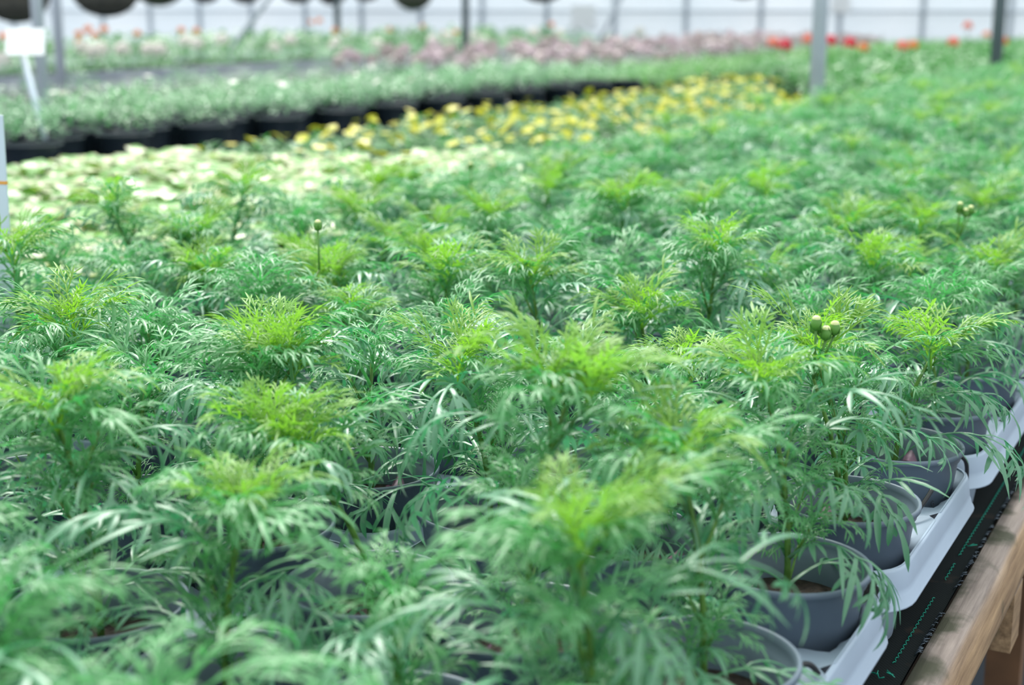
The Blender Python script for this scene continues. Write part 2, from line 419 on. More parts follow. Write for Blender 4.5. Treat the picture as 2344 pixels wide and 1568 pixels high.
for (px, py) in ((2000, 1545), (2035, 1552), (2012, 1556), (2222, 1253)):
    p = on_plane(px, py, MAT_Z)
    pts = [Vector((p.x + .8 + rr.uniform(-.006, .006), p.y + rr.uniform(-.005, .005), .006 + rr.random() * .003)) for _ in range(5)]
    b.tube(pts, .0005, 4)
link('loose_thread', b.mesh('loose_thread', [M['thread']]), matt, kind='stuff')

# ------------------------------------------------------------------ trays
PX, PY = .133, .187
TX, TY = .420, .356
def tray_mesh():
    b = MB(); NA = 48
    hx, hy = .1955, .1665; rc = .040
    deck = .086
    def corner(x, y):
        # round the outer corners of the sheet
        ax, ay = abs(x) - (hx - rc), abs(y) - (hy - rc)
        if ax > 0 and ay > 0:
            d = math.hypot(ax, ay)
            # map the square corner to a round one
            k = max(ax, ay) / d
            ax, ay = ax * k, ay * k
            return (math.copysign(hx - rc + ax, x), math.copysign(hy - rc + ay, y))
        return (x, y)
    for ci in range(3):
        for cj in range(2):
            cx = (ci - 1) * PX; cyy = (cj - .5) * PY
            x0 = -hx if ci == 0 else cx - PX / 2; x1 = hx if ci == 2 else cx + PX / 2
            y0 = -hy if cj == 0 else 0; y1 = hy if cj == 1 else 0
            rings = []
            base = [0] * NA
            def wr(a):
                c = math.cos(4 * (a - PI / 4))
                return .0572 + .010 * max(0, c) ** 4
            def square(a):
                dx, dy = math.cos(a), math.sin(a)
                tx = ((x1 - cx) / dx if dx > 1e-9 else (x0 - cx) / dx if dx < -1e-9 else 9)
                ty = ((y1 - cyy) / dy if dy > 1e-9 else (y0 - cyy) / dy if dy < -1e-9 else 9)
                t = min(tx, ty); return cx + dx * t, cyy + dy * t
            lv = [('w', .82, .0), ('w', .84, .001), ('w', .97, deck - .020), ('w', 1.0, deck - .012), ('w', 1.03, deck - .0085), ('m', .35, 0), ('m', .7, 0), ('m', .9, 0), ('m', 1.0, 0)]
            pr = []
            for kind_, k, z in lv:
                for ia in range(NA):
                    a = 2 * PI * ia / NA + 1e-6
                    ex, ey = square(a); ex, ey = corner(ex, ey)
                    if kind_ == 'w':
                        r = wr(a) if k > .9 else (.0555 + .004 * max(0, math.cos(4 * (a - PI / 4))))
                        x, y = cx + math.cos(a) * r * k, cyy + math.sin(a) * r * k
                        # keep the pot holes inside the sheet
                        pr.append((x, y, z))
                    else:
                        r = wr(a) * 1.03; bx, by = cx + math.cos(a) * r, cyy + math.sin(a) * r
                        x, y = bx + (ex - bx) * k, by + (ey - by) * k
                        de = min(hx - abs(x), hy - abs(y))
                        rise = 1 / (1 + (max(de, 0) / .016) ** 2)
                        z = deck - .0085 * (1 - k) - .005 * (1 - rise) + (0 if k < 1 else 0)
                        pr.append((x, y, z))
            nl = len(lv)
            fs = []
            for i in range(nl - 1):
                for j in range(NA):
                    j2 = (j + 1) % NA; fs.append((i * NA + j, i * NA + j2, (i + 1) * NA + j2, (i + 1) * NA + j))
            fs.append(tuple(range(NA))[::-1])
            b.add(pr, fs)
    # skirt
    loop = []
    def arc(cx, cy, a0):
        for i in range(9):
            a = a0 + PI / 2 * i / 8; loop.append((cx + rc * math.cos(a), cy + rc * math.sin(a), math.cos(a), math.sin(a)))
    def side(x0, y0, x1, y1, nx, ny, n=14):
        for i in range(1, n): loop.append((x0 + (x1 - x0) * i / n, y0 + (y1 - y0) * i / n, nx, ny))
    side(hx, -hy + rc, hx, hy - rc, 1, 0); arc(hx - rc, hy - rc, 0)
    side(hx - rc, hy, -hx + rc, hy, 0, 1); arc(-hx + rc, hy - rc, PI / 2)
    side(-hx, hy - rc, -hx, -hy + rc, -1, 0); arc(-hx + rc, -hy + rc, PI)
    side(-hx + rc, -hy, hx - rc, -hy, 0, -1); arc(hx - rc, -hy + rc, 3 * PI / 2)
    sk = [(-.002, .0597), (.0008, .0592), (.0020, .057), (.0045, .042), (.0052, .036), (.0064, .035), (.0074, .029), (.0096, .0272), (.0100, .0258), (.0080, .0258), (.0060, .029), (.0035, .039), (.0004, .056)]
    vs = []; fs = []; n = len(loop)
    for o_, z in sk:
        z += deck - .060
        for (x, y, ux, uy) in loop: vs.append((x + ux * o_, y + uy * o_, z))
    for i in range(len(sk) - 1):
        for j in range(n):
            j2 = (j + 1) % n; fs.append((i * n + j, i * n + j2, (i + 1) * n + j2, (i + 1) * n + j))
    b.add(vs, [f[::-1] for f in fs])
    return b.mesh('carry_tray', [M['tray']])
TRAY = tray_mesh()
BLOCKS = [(-.3015, 1.190), (-.3015 - TX, 1.190 - .125), (-.3015 - 2 * TX, 1.190 - .03)]
ON = 'first second third fourth fifth sixth seventh eighth ninth tenth eleventh twelfth thirteenth fourteenth fifteenth sixteenth seventeenth eighteenth nineteenth twentieth'.split()
def ordn(i):
    if i < 20: return ON[i]
    t, u = divmod(i + 1, 10)
    return ['', '', 'twentieth', 'thirtieth', 'fortieth', 'fiftieth', 'sixtieth', 'seventieth'][t] if u == 0 else ['', '', 'twenty', 'thirty', 'forty', 'fifty', 'sixty', 'seventy'][t] + '-' + ON[u - 1]
ORD = ['first', 'second', 'third', 'fourth', 'fifth', 'sixth', 'seventh', 'eighth', 'ninth', 'tenth', 'eleventh', 'twelfth', 'thirteenth', 'fourteenth', 'fifteenth', 'sixteenth']
TRAYGAP = .0025
BL = ['along the wooden rail', 'in the middle tray line', 'in the tray line farthest from rail']
POTS = []
for bi, (x0, y0) in enumerate(BLOCKS):
    k = 0
    for t in range(-3, 45):
        yc = y0 + PY / 2 + t * TY; xc = x0 - PX
        if not any(in_view(xc + dx, yc + dy, .76, 1.05) for dx in (-.2, 0, .2) for dy in (-.17, 0, .17)) or yc > 17: continue
        if k < 8:
            lab = f'grey six-pot carry tray {BL[bi]}, {ORD[k]} from the front'; g = 'carry trays on the cosmos bench'
            o = link('carry_tray', TRAY, None, T(xc, yc, MAT_Z), label=lab, category='tray', group=g)
        elif yc < 6.3:
            o = link('carry_tray', TRAY, None, T(xc, yc, MAT_Z), label=f'grey carry tray hidden {BL[bi]}, {ordn(k)} from front', category='tray', group='carry trays on the cosmos bench')
        k += 1
        for ci in range(3):
            for cj in range(2):
                POTS.append(dict(x=x0 - ci * PX, y=yc + (cj - .5) * PY, col=bi * 3 + ci, tray=k))

# ------------------------------------------------------------------ pots
def pot_mesh(rt=.065, rb=.044, h=.119, name='pot', mat='pot', n=48):
    b = MB()
    b.lathe([(0.001, .004), (rb - .004, .003), (rb - .001, 0), (rb, .003), (rb + (rt - rb) * .45, h * .52), (rb + (rt - rb) * .46 + .0006, h * .53),
             (rt - .0055, h - .013), (rt - .0035, h - .0115), (rt - .0025, h - .006), (rt - .0003, h - .005), (rt, h - .0025), (rt - .0004, h - .0005), (rt - .002, h), (rt - .0035, h - .001),
             (rt - .0048, h - .006), (rt - .0065, h - .013), (rt - .0085, h - .014), (rb + (rt - rb) * .6 - .003, h * .6), (rb - .002, .006), (0.001, .006)], n)
    return b.mesh(name, [M[mat]])
POT = pot_mesh()
def soil_mesh(r=.0535, z=.083):
    b = MB(); n = 24; rr = random.Random(3); vs = [(0, 0, z)]; fs = []
    for i in range(1, 7):
        for j in range(n):
            a = 2 * PI * j / n; q = r * i / 6
            vs.append((q * math.cos(a), q * math.sin(a), z + (rr.uniform(-.003, .003) if i < 6 else 0)))
    for j in range(n): fs.append((0, 1 + j, 1 + (j + 1) % n))
    for i in range(5):
        for j in range(n):
            j2 = (j + 1) % n; fs.append((1 + i * n + j, 1 + (i + 1) * n + j, 1 + (i + 1) * n + j2, 1 + i * n + j2))
    b.add(vs, fs); return b.mesh('soil', [M['soil']])
SOIL = soil_mesh()

# ------------------------------------------------------------------ cosmos leaves
def ribbon(mb, pts, nrm, w, wprof, fold, t0, t1, wide=True, mi=0):
    k = len(pts); vs = []; e = []; t = []
    for i in range(k):
        d = (pts[min(i + 1, k - 1)] - pts[max(i - 1, 0)]).normalized()
        s = nrm[i].cross(d).normalized(); nn = d.cross(s)
        hw = w * wprof(i / (k - 1)) * .5; tt = t0 + (t1 - t0) * i / (k - 1)
        if wide:
            vs += [pts[i] - s * hw + nn * hw * fold, pts[i], pts[i] + s * hw + nn * hw * fold]; e += [1., 0., 1.]; t += [tt] * 3
        else:
            vs += [pts[i] - s * hw, pts[i] + s * hw]; e += [.5, .5]; t += [tt] * 2
    q = 3 if wide else 2; fs = []
    for i in range(k - 1):
        for j in range(q - 1): fs.append((i * q + j, i * q + j + 1, (i + 1) * q + j + 1, (i + 1) * q + j))
    mb.add(vs, fs, mi, e, t)
def lobe(mb, p, d, n, fwd, L_, w, rg, curl, droop, segs, t0, t1, sub=0, wide=True, fold=.35, mi=0):
    pts = [p.copy()]; ns = [n.copy()]; d = d.normalized(); step = L_ / segs
    for i in range(segs):
        d = (d + fwd * (curl / segs) - n * (droop / segs) + Vector((rg.uniform(-.06, .06), rg.uniform(-.06, .06), rg.uniform(-.05, .05)))).normalized()
        pts.append(pts[-1] + d * step)
        s = n.cross(d); nn = d.cross(s)
        ns.append(nn.normalized() if nn.length > 1e-4 else n)
        if sub and i in ((1, 2) if sub > 1 else (1,)) and i < segs - 1:
            side = n.cross(d).normalized()
            for sg in (-1, 1):
                if rg.random() < .15: continue
                dd = d * .75 + side * sg * .66
                lobe(mb, pts[-1], dd, ns[-1], d, L_ * rg.uniform(.34, .5), w * .8, rg, curl * .5, droop * .6, max(2, segs - 2), t0 + (t1 - t0) * .5, t1, 0, wide, fold, mi)
    ribbon(mb, pts, ns, w, lambda u: (.55 + .9 * u if u < .5 else 1.0 * (1 - ((u - .5) / .5) ** 2.2) + .06), fold, t0, t1, wide, mi)
def leaf(seed, L_=.11, phi0=45, kap=90, pairs=5, lobeL=.045, w=.0034, ang=48, droop=.7, curl=.5, segs=5, sub=2, wide=True, twist=0, pet=.22, lat=0.0, mi=0):
    rg = random.Random(seed); mb = MB()
    n = 14; phi = math.radians(phi0); pts = [Vector((0, 0, 0))]; dirs = []; yaw = 0
    for i in range(n):
        u = i / n
        ph = phi - math.radians(kap) * (u ** 1.25)
        yaw += lat / n
        d = Vector((math.cos(ph) * math.cos(yaw), math.cos(ph) * math.sin(yaw), math.sin(ph))); dirs.append(d)
        pts.append(pts[-1] + d * (L_ / n))
    dirs.append(dirs[-1])
    ns = []
    for d in dirs:
        side = Vector((-math.sin(yaw * .5), math.cos(yaw * .5), 0)); side = (side - d * side.dot(d)).normalized()
        ns.append(d.cross(side).normalized())
    st = pts[::2] if not wide else pts; sn = ns[::2] if not wide else ns
    ribbon(mb, st, sn, w * .8, lambda u: 1.1 * (1 - u) + .55, .5, 0, .9, wide, mi)
    for i in range(pairs):
        u = pet + (0.93 - pet) * (i / max(1, pairs - 1)) ** .9
        k = u * n; i0 = min(int(k), n - 1); fr = k - i0
        p = pts[i0].lerp(pts[i0 + 1], fr); d = dirs[i0]; nn = ns[i0]; side = nn.cross(d).normalized()
        prof = math.sin(PI * (.28 + .62 * (i / max(1, pairs - 1)))) ** .8
        for sg in (-1, 1):
            ln = lobeL * prof * rg.uniform(.75, 1.15)
            a = math.radians(ang * rg.uniform(.8, 1.15) - 12 * i / pairs)
            dd = d * math.cos(a) + side * sg * math.sin(a) + nn * rg.uniform(.15, .75)
            lobe(mb, p, dd, nn, d, ln, w * rg.uniform(.85, 1.15), rg, curl, droop * rg.uniform(.5, 1.4), segs, u * .6, min(1, u * .6 + .5), sub if i < pairs - 2 else min(sub, 1), wide, mi=mi)
    lobe(mb, pts[-1], dirs[-1], ns[-1], dirs[-1], lobeL * .6, w, rg, 0, droop * .6, segs, .8, 1, 0, wide, mi=mi)
    return mb

def rnd_leaf(kind, seed, lod=0, mi=0):
    rg = random.Random(seed * 7 + 1)
    segs, sub, wide = (5, 2, True) if lod == 0 else (3, 1, False) if lod == 1 else (2, 0, False)
    if kind == 'leaf':
        return leaf(seed, rg.uniform(.110, .150), rg.uniform(42, 66), rg.uniform(85, 135), rg.choice((4, 4, 5, 5)) - (lod > 1), rg.uniform(.050, .070), rg.uniform(.0035, .0048) * (1 + .4 * (lod == 2)), 48, rg.uniform(1.7, 2.7), rg.uniform(.2, .7), segs + (lod == 0), min(sub, 1), wide, lat=rg.uniform(-.6, .6), pet=.28, mi=mi)
    if kind == 'mid':
        return leaf(seed, rg.uniform(.075, .100), rg.uniform(52, 70), rg.uniform(70, 110), 5 - (lod > 1), rg.uniform(.034, .046), rg.uniform(.0025, .0032) * (1 + .5 * (lod == 2)), 45, rg.uniform(1.0, 1.9), .35, segs, sub, wide, lat=rg.uniform(-.4, .4), mi=mi)
    return leaf(seed, rg.uniform(.050, .078), rg.uniform(62, 76), rg.uniform(40, 85), 6 - (lod > 1), rg.uniform(.022, .032), rg.uniform(.0015, .0020) * (1 + .6 * (lod == 2)), 34, rg.uniform(.5, 1.3), .3, segs, sub, wide, lat=rg.uniform(-.2, .2), mi=mi)
NV = {'leaf': 14, 'mid': 8, 'young': 8}
LT = {k: [rnd_leaf(k, 100 * i + len(k), 0) for i in range(n)] for k, n in NV.items()}
LMESH = {k: [mb.mesh(k + '_leaf', [M[k]]) for mb in v] for k, v in LT.items()}
LMATS = [M['leaf'], M['mid'], M['young'], M['stem'], M['soil'], M['pot']]
MI = {'leaf': 0, 'mid': 1, 'young': 2}
L1 = {k: [rnd_leaf(k, 100 * i + len(k), 1, MI[k]) for i in range(6)] for k in NV}
L2 = {k: [rnd_leaf(k, 100 * i + len(k), 2, MI[k]) for i in range(5)] for k in NV}

def lmat(pos, az, tilt=0, k=1.0, roll=0):
    return T(*pos) @ R(az, 'Z') @ R(-tilt, 'Y') @ R(roll, 'X') @ S(k)
# side shoot: a short stem with small leaves, one mesh
def shoot_mb(seed, LTd, lod, mis):
    rg = random.Random(seed); b = MB(); h = rg.uniform(.025, .05)
    d = Vector((math.sin(.6), 0, math.cos(.6)))
    b.tube([(0, 0, 0), tuple(d * h * .5), tuple(d * h + Vector((0, 0, .006)))], [.0016, .0014, .001], 5 if lod == 0 else 3, mis[3])
    top = d * h + Vector((0, 0, .006))
    def put(kind, pos, az, tilt, k):
        src = rg.choice(LTd[kind])
        q = len(b.v); m = lmat(pos, az, tilt, k)
        o_ = len(b.m); b.merge(src, m)
        if lod == 0: b.m[o_:] = [mis[MI[kind]]] * (len(b.m) - o_)
    for i in range(4 if lod < 2 else 2): put('mid', tuple(d * h * .75), i * PI / 2 + rg.uniform(-.4, .4), rg.uniform(-.1, .3), rg.uniform(.6, .9))
    for i in range(4 if lod < 2 else 2): put('mid', tuple(top), i * PI / 2 + .8 + rg.uniform(-.4, .4), rg.uniform(.0, .25), rg.uniform(.5, .75))
    return b
SH0 = [shoot_mb(40 + i, LT, 0, (0, 1, 2, 3)).mesh('side_shoot', LMATS[:4]) for i in range(6)]
SH1 = [shoot_mb(40 + i, L1, 1, (0, 1, 2, 3)) for i in range(4)]

def layout(rg, Hs, lean, dens=1.0, forks=1, lime=True):
    """stem path (from soil), leaves: (kind, pos, azimuth, tilt, scale), shoots: (pos, az, k)"""
    base = Vector((0, 0, .08)); top = Vector((lean[0], lean[1], .08 + Hs))
    def P(u): 
        q = base.lerp(top, u); q.x -= lean[0] * .35 * math.sin(PI * u); q.y -= lean[1] * .35 * math.sin(PI * u); return q
    leaves = []; shoots = []
    nn = max(4, round(Hs / .026)); az = rg.uniform(0, PI)
    for i in range(nn):
        u = (i + .7) / (nn + .8); p = P(u)
        az += PI / 2 + rg.uniform(-.35, .35)
        near_top = (1 - u) * Hs
        for s_ in (0, PI):
            a = az + s_ + rg.uniform(-.3, .3)
            if near_top < .03: leaves.append(('mid', p, a, rg.uniform(-.05, .2), rg.uniform(1.0, 1.25)))
            else: leaves.append(('leaf', p, a, rg.uniform(-.35, .15) + .25 * u, rg.uniform(.85, 1.12)))
            if near_top < .065 and near_top > .02 and rg.random() < .5: leaves.append(('mid', p, a + .5, .1, 1.0))
        if rg.random() < .8 * dens and near_top > .04: shoots.append((p, az + rg.choice((0, PI)) + .4, rg.uniform(.7, 1.05) * (.8 + .4 * u)))
    tips = []
    if forks == 1: tips = [(top, Vector((0, 0, 1)))]
    else:
        a = rg.uniform(-.3, .3)
        for s_ in (-1, 1): tips.append((top + Vector((math.cos(a) * s_ * .016, math.sin(a) * s_ * .016, 0)), Vector((s_ * .35, 0, 1))))
    for tp, td in tips:
        k = rg.uniform(.95, 1.25)
        for i in range(4): leaves.append(('mid', tp - Vector((0, 0, .016)), i * PI / 2 + .4 + rg.uniform(-.4, .4), rg.uniform(-.05, .2), rg.uniform(.75, 1.0)))
        if not lime:
            for i in range(4): leaves.append(('mid', tp, i * PI / 2 + rg.uniform(-.4, .4), .2, rg.uniform(.5, .7)))
            continue
        for i in range(4): leaves.append(('young', tp - Vector((0, 0, .012)), i * PI / 2 + rg.uniform(-.4, .4), -.12 + rg.uniform(-.1, .1), k * rg.uniform(1.0, 1.2)))
        for i in range(4): leaves.append(('young', tp - Vector((0, 0, .004)), i * PI / 2 + .8 + rg.uniform(-.4, .4), .02, k * rg.uniform(.75, .95)))
        for i in range(3): leaves.append(('young', tp, i * 2.1 + rg.uniform(-.4, .4), .10, k * rg.uniform(.5, .7)))
    stem = [P(u) for u in (0, .2, .4, .6, .8, .97)]
    return stem, leaves, shoots, tips

def bud_mesh(n=1, seed=0):
    b = MB(); rg = random.Random(seed)
    for i in range(n):
        h = rg.uniform(.035, .05) if n > 1 else .045
        dx, dy = (rg.uniform(-.016, .016), rg.uniform(-.016, .016)) if n > 1 else (0, 0)
        b.tube([(0, 0, 0), (dx * .5, dy * .5, h * .5), (dx, dy, h)], [.0013, .0011, .0012], 6, 0)
        b.lathe([(.001, 0), (.0035, .001), (.0048, .004), (.0045, .007), (.0036, .0095)], 10, 0, (dx, dy, h))
        b.lathe([(.0036, .0092), (.0034, .0108), (.0018, .0122), (.0002, .0125)], 10, 1, (dx, dy, h))
        for j in range(7):
            a = 2 * PI * j / 7
            c, s_ = math.cos(a), math.sin(a)
            b.add([(dx + c * .002, dy + s_ * .002, h), (dx + c * .0075 - s_ * .0012, dy + s_ * .0075 + c * .0012, h + .003), (dx + c * .011, dy + s_ * .011, h + .009), (dx + c * .0075 + s_ * .0012, dy + s_ * .0075 - c * .0012, h + .003)], [(0, 1, 2, 3)], 0)
    return b.mesh('flower_bud', [M['bud'], M['budtip']])
BUD1 = bud_mesh(1); BUD3 = bud_mesh(4, 3)
def basal_mesh(seed):
    b = MB(); rg = random.Random(seed); pts = []; n = 14; vs = [(0, 0, .003)]
    for j in range(n):
        a = 2 * PI * j / n; r = .010 * (1 + .12 * math.sin(3 * a)); vs.append((r * math.cos(a) + .006, r * .8 * math.sin(a), .004 + .006 * (math.cos(a)) ** 2 - .004 * math.sin(a) ** 2))
    b.add(vs, [(0, 1 + j, 1 + (j + 1) % n) for j in range(n)]); return b.mesh('mauve_leaf', [M['mauve']])
BASAL = [basal_mesh(i) for i in range(2)]

# crowns seen in the photograph: pixel of the growing tip, forks
CROWNS = [(170, 760, 1), (640, 830, 2), (1050, 850, 1), (1300, 910, 2), (1215, 640, 1), (1640, 580, 1), (2085, 620, 1), (745, 650, 2), (470, 640, 2),
          (1750, 880, 1), (1560, 1050, 1), (1325, 1260, 1), (550, 1180, 1), (130, 960, 1), (1280, 410, 1), (1430, 470, 1), (1120, 500, 1), (820, 495, 1),
          (430, 550, 2), (30, 590, 1), (2080, 435, 1), (1755, 450, 1), (1930, 530, 1), (2105, 530, 1), (890, 560, 1), (480, 1030, 2), (1870, 830, 1),
          (250, 480, 1), (860, 430, 1), (2130, 820, 1), (560, 440, 1), (2250, 480, 1), (1610, 480, 1)]
for p in POTS:
    p['H'] = None; p['lean'] = (rng.uniform(-.02, .02), rng.uniform(-.02, .02)); p['fork'] = 1
    p['x'] += rng.uniform(-.0008, .0008)
free = [p for p in POTS if p['y'] < 3.6]
for (px, py, fk) in CROWNS:
    best = None
    r = ray(px, py)
    for p in free:
        if p['H'] is not None: continue
        # point of the ray nearest to the pot's axis (horizontal distance)
        rh = Vector((r.x, r.y)); q = Vector((p['x'], p['y']))
        t = q.dot(rh) / rh.dot(rh); h = rh * t; dist = (q - h).length; z = CAMZ + r.z * t
        hs = z - (MAT_Z + .004 + .08)
        pen = dist + (max(0, .11 - hs) + max(0, hs - .20)) * 3 + abs(hs - .15) * .4
        if best is None or pen < best[0]: best = (pen, p, hs, h - q)
    pen, p, hs, ln = best
    if pen < .12:
        p['H'] = min(max(hs, .11), .21); l = min(1, .06 / max(ln.length, 1e-6)); p['lean'] = (ln.x * l, ln.y * l); p['fork'] = fk; p['crown'] = (px, py)

POTS.sort(key=lambda p: math.hypot(p['x'], p['y']))
cols_seen = {}
near_n = 0; mid_n = 0
MIDV = []
def plant_mb(seed, lod, dens=1.0, Hs=None):
    rg = random.Random(seed); b = MB(); Ld = L1 if lod == 1 else L2
    stem, leaves, shoots, tips = layout(rg, Hs or rg.uniform(.12, .16), (rg.uniform(-.02, .02), rg.uniform(-.02, .02)), dens, 1, seed % 3 == 0)
    b.tube(stem, .0022, 4, 3)
    for kind, p, az, tl, k in leaves:
        if lod == 2 and rg.random() < .3: continue
        b.merge(rg.choice(Ld[kind]), lmat(p, az, tl, k))
    if lod == 1:
        for p, az, k in shoots: b.merge(rg.choice(SH1), lmat(p, az, 0, k))
    return b
MIDM = [plant_mb(900 + i, 1) for i in range(7)]
MIDMESH = [m.mesh('cosmos_foliage', LMATS) for m in MIDM]
FARN = [NP(plant_mb(950 + i, 2)) for i in range(6)]

def in_gap(w):
    # the bare spot on the bench where two pot rims and the tray show between the plants
    q = project(w)
    return q and q[2] < 1.15 and ((q[0] - 950) / 155) ** 2 + ((q[1] - 1215) / 92) ** 2 < 1
def place_words(p):
    c = p['col']
    return c
rows = {}
for p in sorted(POTS, key=lambda q: q['y']):
    p['row'] = rows.get(p['col'], 0); rows[p['col']] = p['row'] + 1
LEAFED = 0
far_items = []
GC = 'feathery cosmos plants in grey pots on the bench'
count_ind = 0
for p in POTS:
    if not in_view(p['x'], p['y'], RIM_Z - .02, RIM_Z + .2): continue
    x, y = p['x'], p['y']; z0 = MAT_Z + .004
    rg = random.Random(int(x * 1000) * 7919 + int(y * 1000))
    dist = math.hypot(x, y)
    if count_ind >= 300:
        m = T(x, y, z0) @ R(rg.uniform(0, 6.28), 'Z') @ S(rg.uniform(.9, 1.1))
        far_items.append((rg.choice(FARN), m)); continue
    count_ind += 1
    Hs = p['H'] or rg.uniform(.115, .15)
    cw = ORD[p['col']]; rw = ordn(p['row'])
    tall = 'tall' if Hs > .2 else 'bushy' if Hs > .15 else 'low'
    colour = 'lime-tipped' if p.get('crown') else 'blue-green'
    if p['col'] == 0: where = f'in the row against the wooden rail, {rw} from the front'
    elif p['col'] == 8: where = f'in the row farthest from the rail, {rw} from the front'
    else: where = f'in {cw} row from rail, {rw} from the front'
    if True:
        lab = f'{tall} {colour} feathery cosmos {where}'
        if p['fork'] == 2: lab = f'{tall} twin-tipped feathery cosmos {where}'
    root = thing('potted_cosmos', lab, 'plant', (x, y, z0), 0, GC)
    link('pot', POT, root, R(rg.uniform(0, 6), 'Z'))
    link('soil', SOIL, root, R(rg.uniform(0, 6), 'Z'))
    if y < 3.1:
        stem, leaves, shoots, tips = layout(rg, Hs, p['lean'], 1.0, p['fork'], bool(p.get('crown')) or (rg.random() < .22 and y > 1.1))
        b = MB(); r0 = .0034 if Hs > .2 else .0028
        b.tube(stem, [r0, r0 * .95, r0 * .9, r0 * .8, r0 * .65, r0 * .5], 7)
        if p['fork'] == 2:
            for tp, td in tips: b.tube([stem[-2], tp], [r0 * .6, r0 * .45], 6)
        link('stem', b.mesh('stem', [M['stem']]), root)
        for kind, q, az, tl, k in leaves:
            ln = {'leaf': .14, 'mid': .09, 'young': .05}[kind] * k
            tx_ = x + q.x + math.cos(az) * ln
            if y < 1.3 and tx_ > -.205 and (tx_ > -.165 or rg.random() < .45): continue
            if any(in_gap((x + q.x + math.cos(az) * ln * f_, y + q.y + math.sin(az) * ln * f_, z0 + q.z + .02)) for f_ in (.3, .65, 1.0)): continue
            link('leaf', rg.choice(LMESH[kind]), root, lmat(q, az, tl, k * rg.uniform(.92, 1.08), rg.uniform(-.25, .25)))
        for q, az, k in shoots:
            if in_gap((x + q.x, y + q.y, z0 + q.z + .03)): continue
            link('side_shoot', rg.choice(SH0), root, lmat(q, az, 0, k))
        if rg.random() < .55 or p['col'] in (0, 1):
            for _ in range(2):
                a = rg.uniform(0, 6.28); link('basal_leaf', rg.choice(BASAL), root, T(math.cos(a) * .032, math.sin(a) * .032, .085) @ R(a, 'Z') @ R(rg.uniform(-.35, 0), 'Y'))
    else:
        link('foliage', rg.choice(MIDMESH), root, T(0, 0, .08) @ R(rg.uniform(0, 6.28), 'Z') @ S((Hs / .14) ** .6 * rg.uniform(.92, 1.08)) @ T(0, 0, -.08), kind='stuff')
    p['root'] = root
if far_items:
    me = mass('far_cosmos_foliage', far_items, LMATS)
    o = link('cosmos_foliage', me, label='soft green mass of cosmos foliage at the far end of the bench', category='plants', kind='stuff')
# buds standing above the foliage
for (px, py, depth, me) in ((728, 528, 1.6, BUD1), (1868, 745, 1.17, BUD3), (268, 415, 2.15, BUD1), (1612, 262, 3.3, BUD1), (1078, 388, 2.35, BUD1), (2195, 478, 1.9, BUD3)):
    tip = at_depth(px, py, depth)
    best = min((p for p in POTS if p.get('root')), key=lambda p: (Vector((p['x'], p['y'])) - tip.xy).length)
    o = best['root']; loc = tip - o.location - Vector((0, 0, .045))
    b = MB(); b.tube([(0, 0, .09), tuple(Vector((0, 0, .09)).lerp(loc, .5) + Vector((0, 0, .02))), tuple(loc)], [.0022, .002, .0014], 6)
    link('flower_stalk', b.mesh('flower_stalk', [M['stem']]), o)
    link('flower_bud', me, o, T(*loc))
print('individual cosmos', count_ind, 'far', len(far_items))

# ------------------------------------------------------------------ drip tubes and clod at the bench edge
def tube_thing(label, pts, r=.0022):
    c = Vector(pts[0]); b = MB()
    P_ = [Vector(q) - c for q in pts]; out = []
    for i in range(len(P_) - 1):
        p0, p1, p2, p3 = P_[max(i - 1, 0)], P_[i], P_[i + 1], P_[min(i + 2, len(P_) - 1)]
        for k in range(8):
            t = k / 8
            out.append(.5 * ((2 * p1) + (p2 - p0) * t + (2 * p0 - 5 * p1 + 4 * p2 - p3) * t * t + (3 * p1 - p0 - 3 * p2 + p3) * t ** 3))
    out.append(P_[-1]); b.tube(out, r, 8)
    return link('drip_tube', b.mesh('drip_tube', [M['black']]), None, T(*c), label=label, category='hose', group='black drip tubes between the pots')
DZ = MAT_Z + .080
def ed(y, dx=0, dz=0): return (-.268 + dx, y - .01, DZ + dz)
tube_thing('black drip tube arching beside the frontmost rail-side pot', [ed(.90, -.005, -.02), ed(.915, .012, .014), ed(.93, .022, .004), ed(.935, .025, -.025)])
tube_thing('black drip tube end poking up behind the second rail-side pot', [ed(1.085, .0, -.02), ed(1.10, .008, .004), ed(1.108, .012, .022)], .0014)
tube_thing('straight black drip tube between the third and fourth rail-side pots', [ed(1.262, -.01, -.02), ed(1.285, .012, .012), ed(1.30, .02, .028)], .0022)
tube_thing('small black drip tube loop beside the fifth rail-side pot', [ed(1.445, -.01, -.01), ed(1.46, .004, .014), ed(1.475, .018, .006), ed(1.48, .02, -.02)])
b = MB(); vs = []; fs = []; nA, nB = 18, 10
for i in range(nB + 1):
    for j in range(nA):
        th = PI * i / nB; a = 2 * PI * j / nA; d = Vector((math.sin(th) * math.cos(a), math.sin(th) * math.sin(a), math.cos(th)))
        q = 1 + .35 * mnoise.noise(d * 2.3 + Vector((5, 1, 2))) + .15 * mnoise.noise(d * 6)
        vs.append((d.x * .017 * q, d.y * .019 * q, d.z * .014 * q))
for i in range(nB):
    for j in range(nA):
        j2 = (j + 1) % nA; fs.append((i * nA + j, (i + 1) * nA + j, (i + 1) * nA + j2, i * nA + j2))
b.add(vs, fs); clod = b.mesh('soil_clod', [M['clod']])
link('soil_clod', clod, None, T(-.262, 1.088, MAT_Z + .082), label='black crumbly soil clod lying on the tray between two rail-side pots', category='soil')
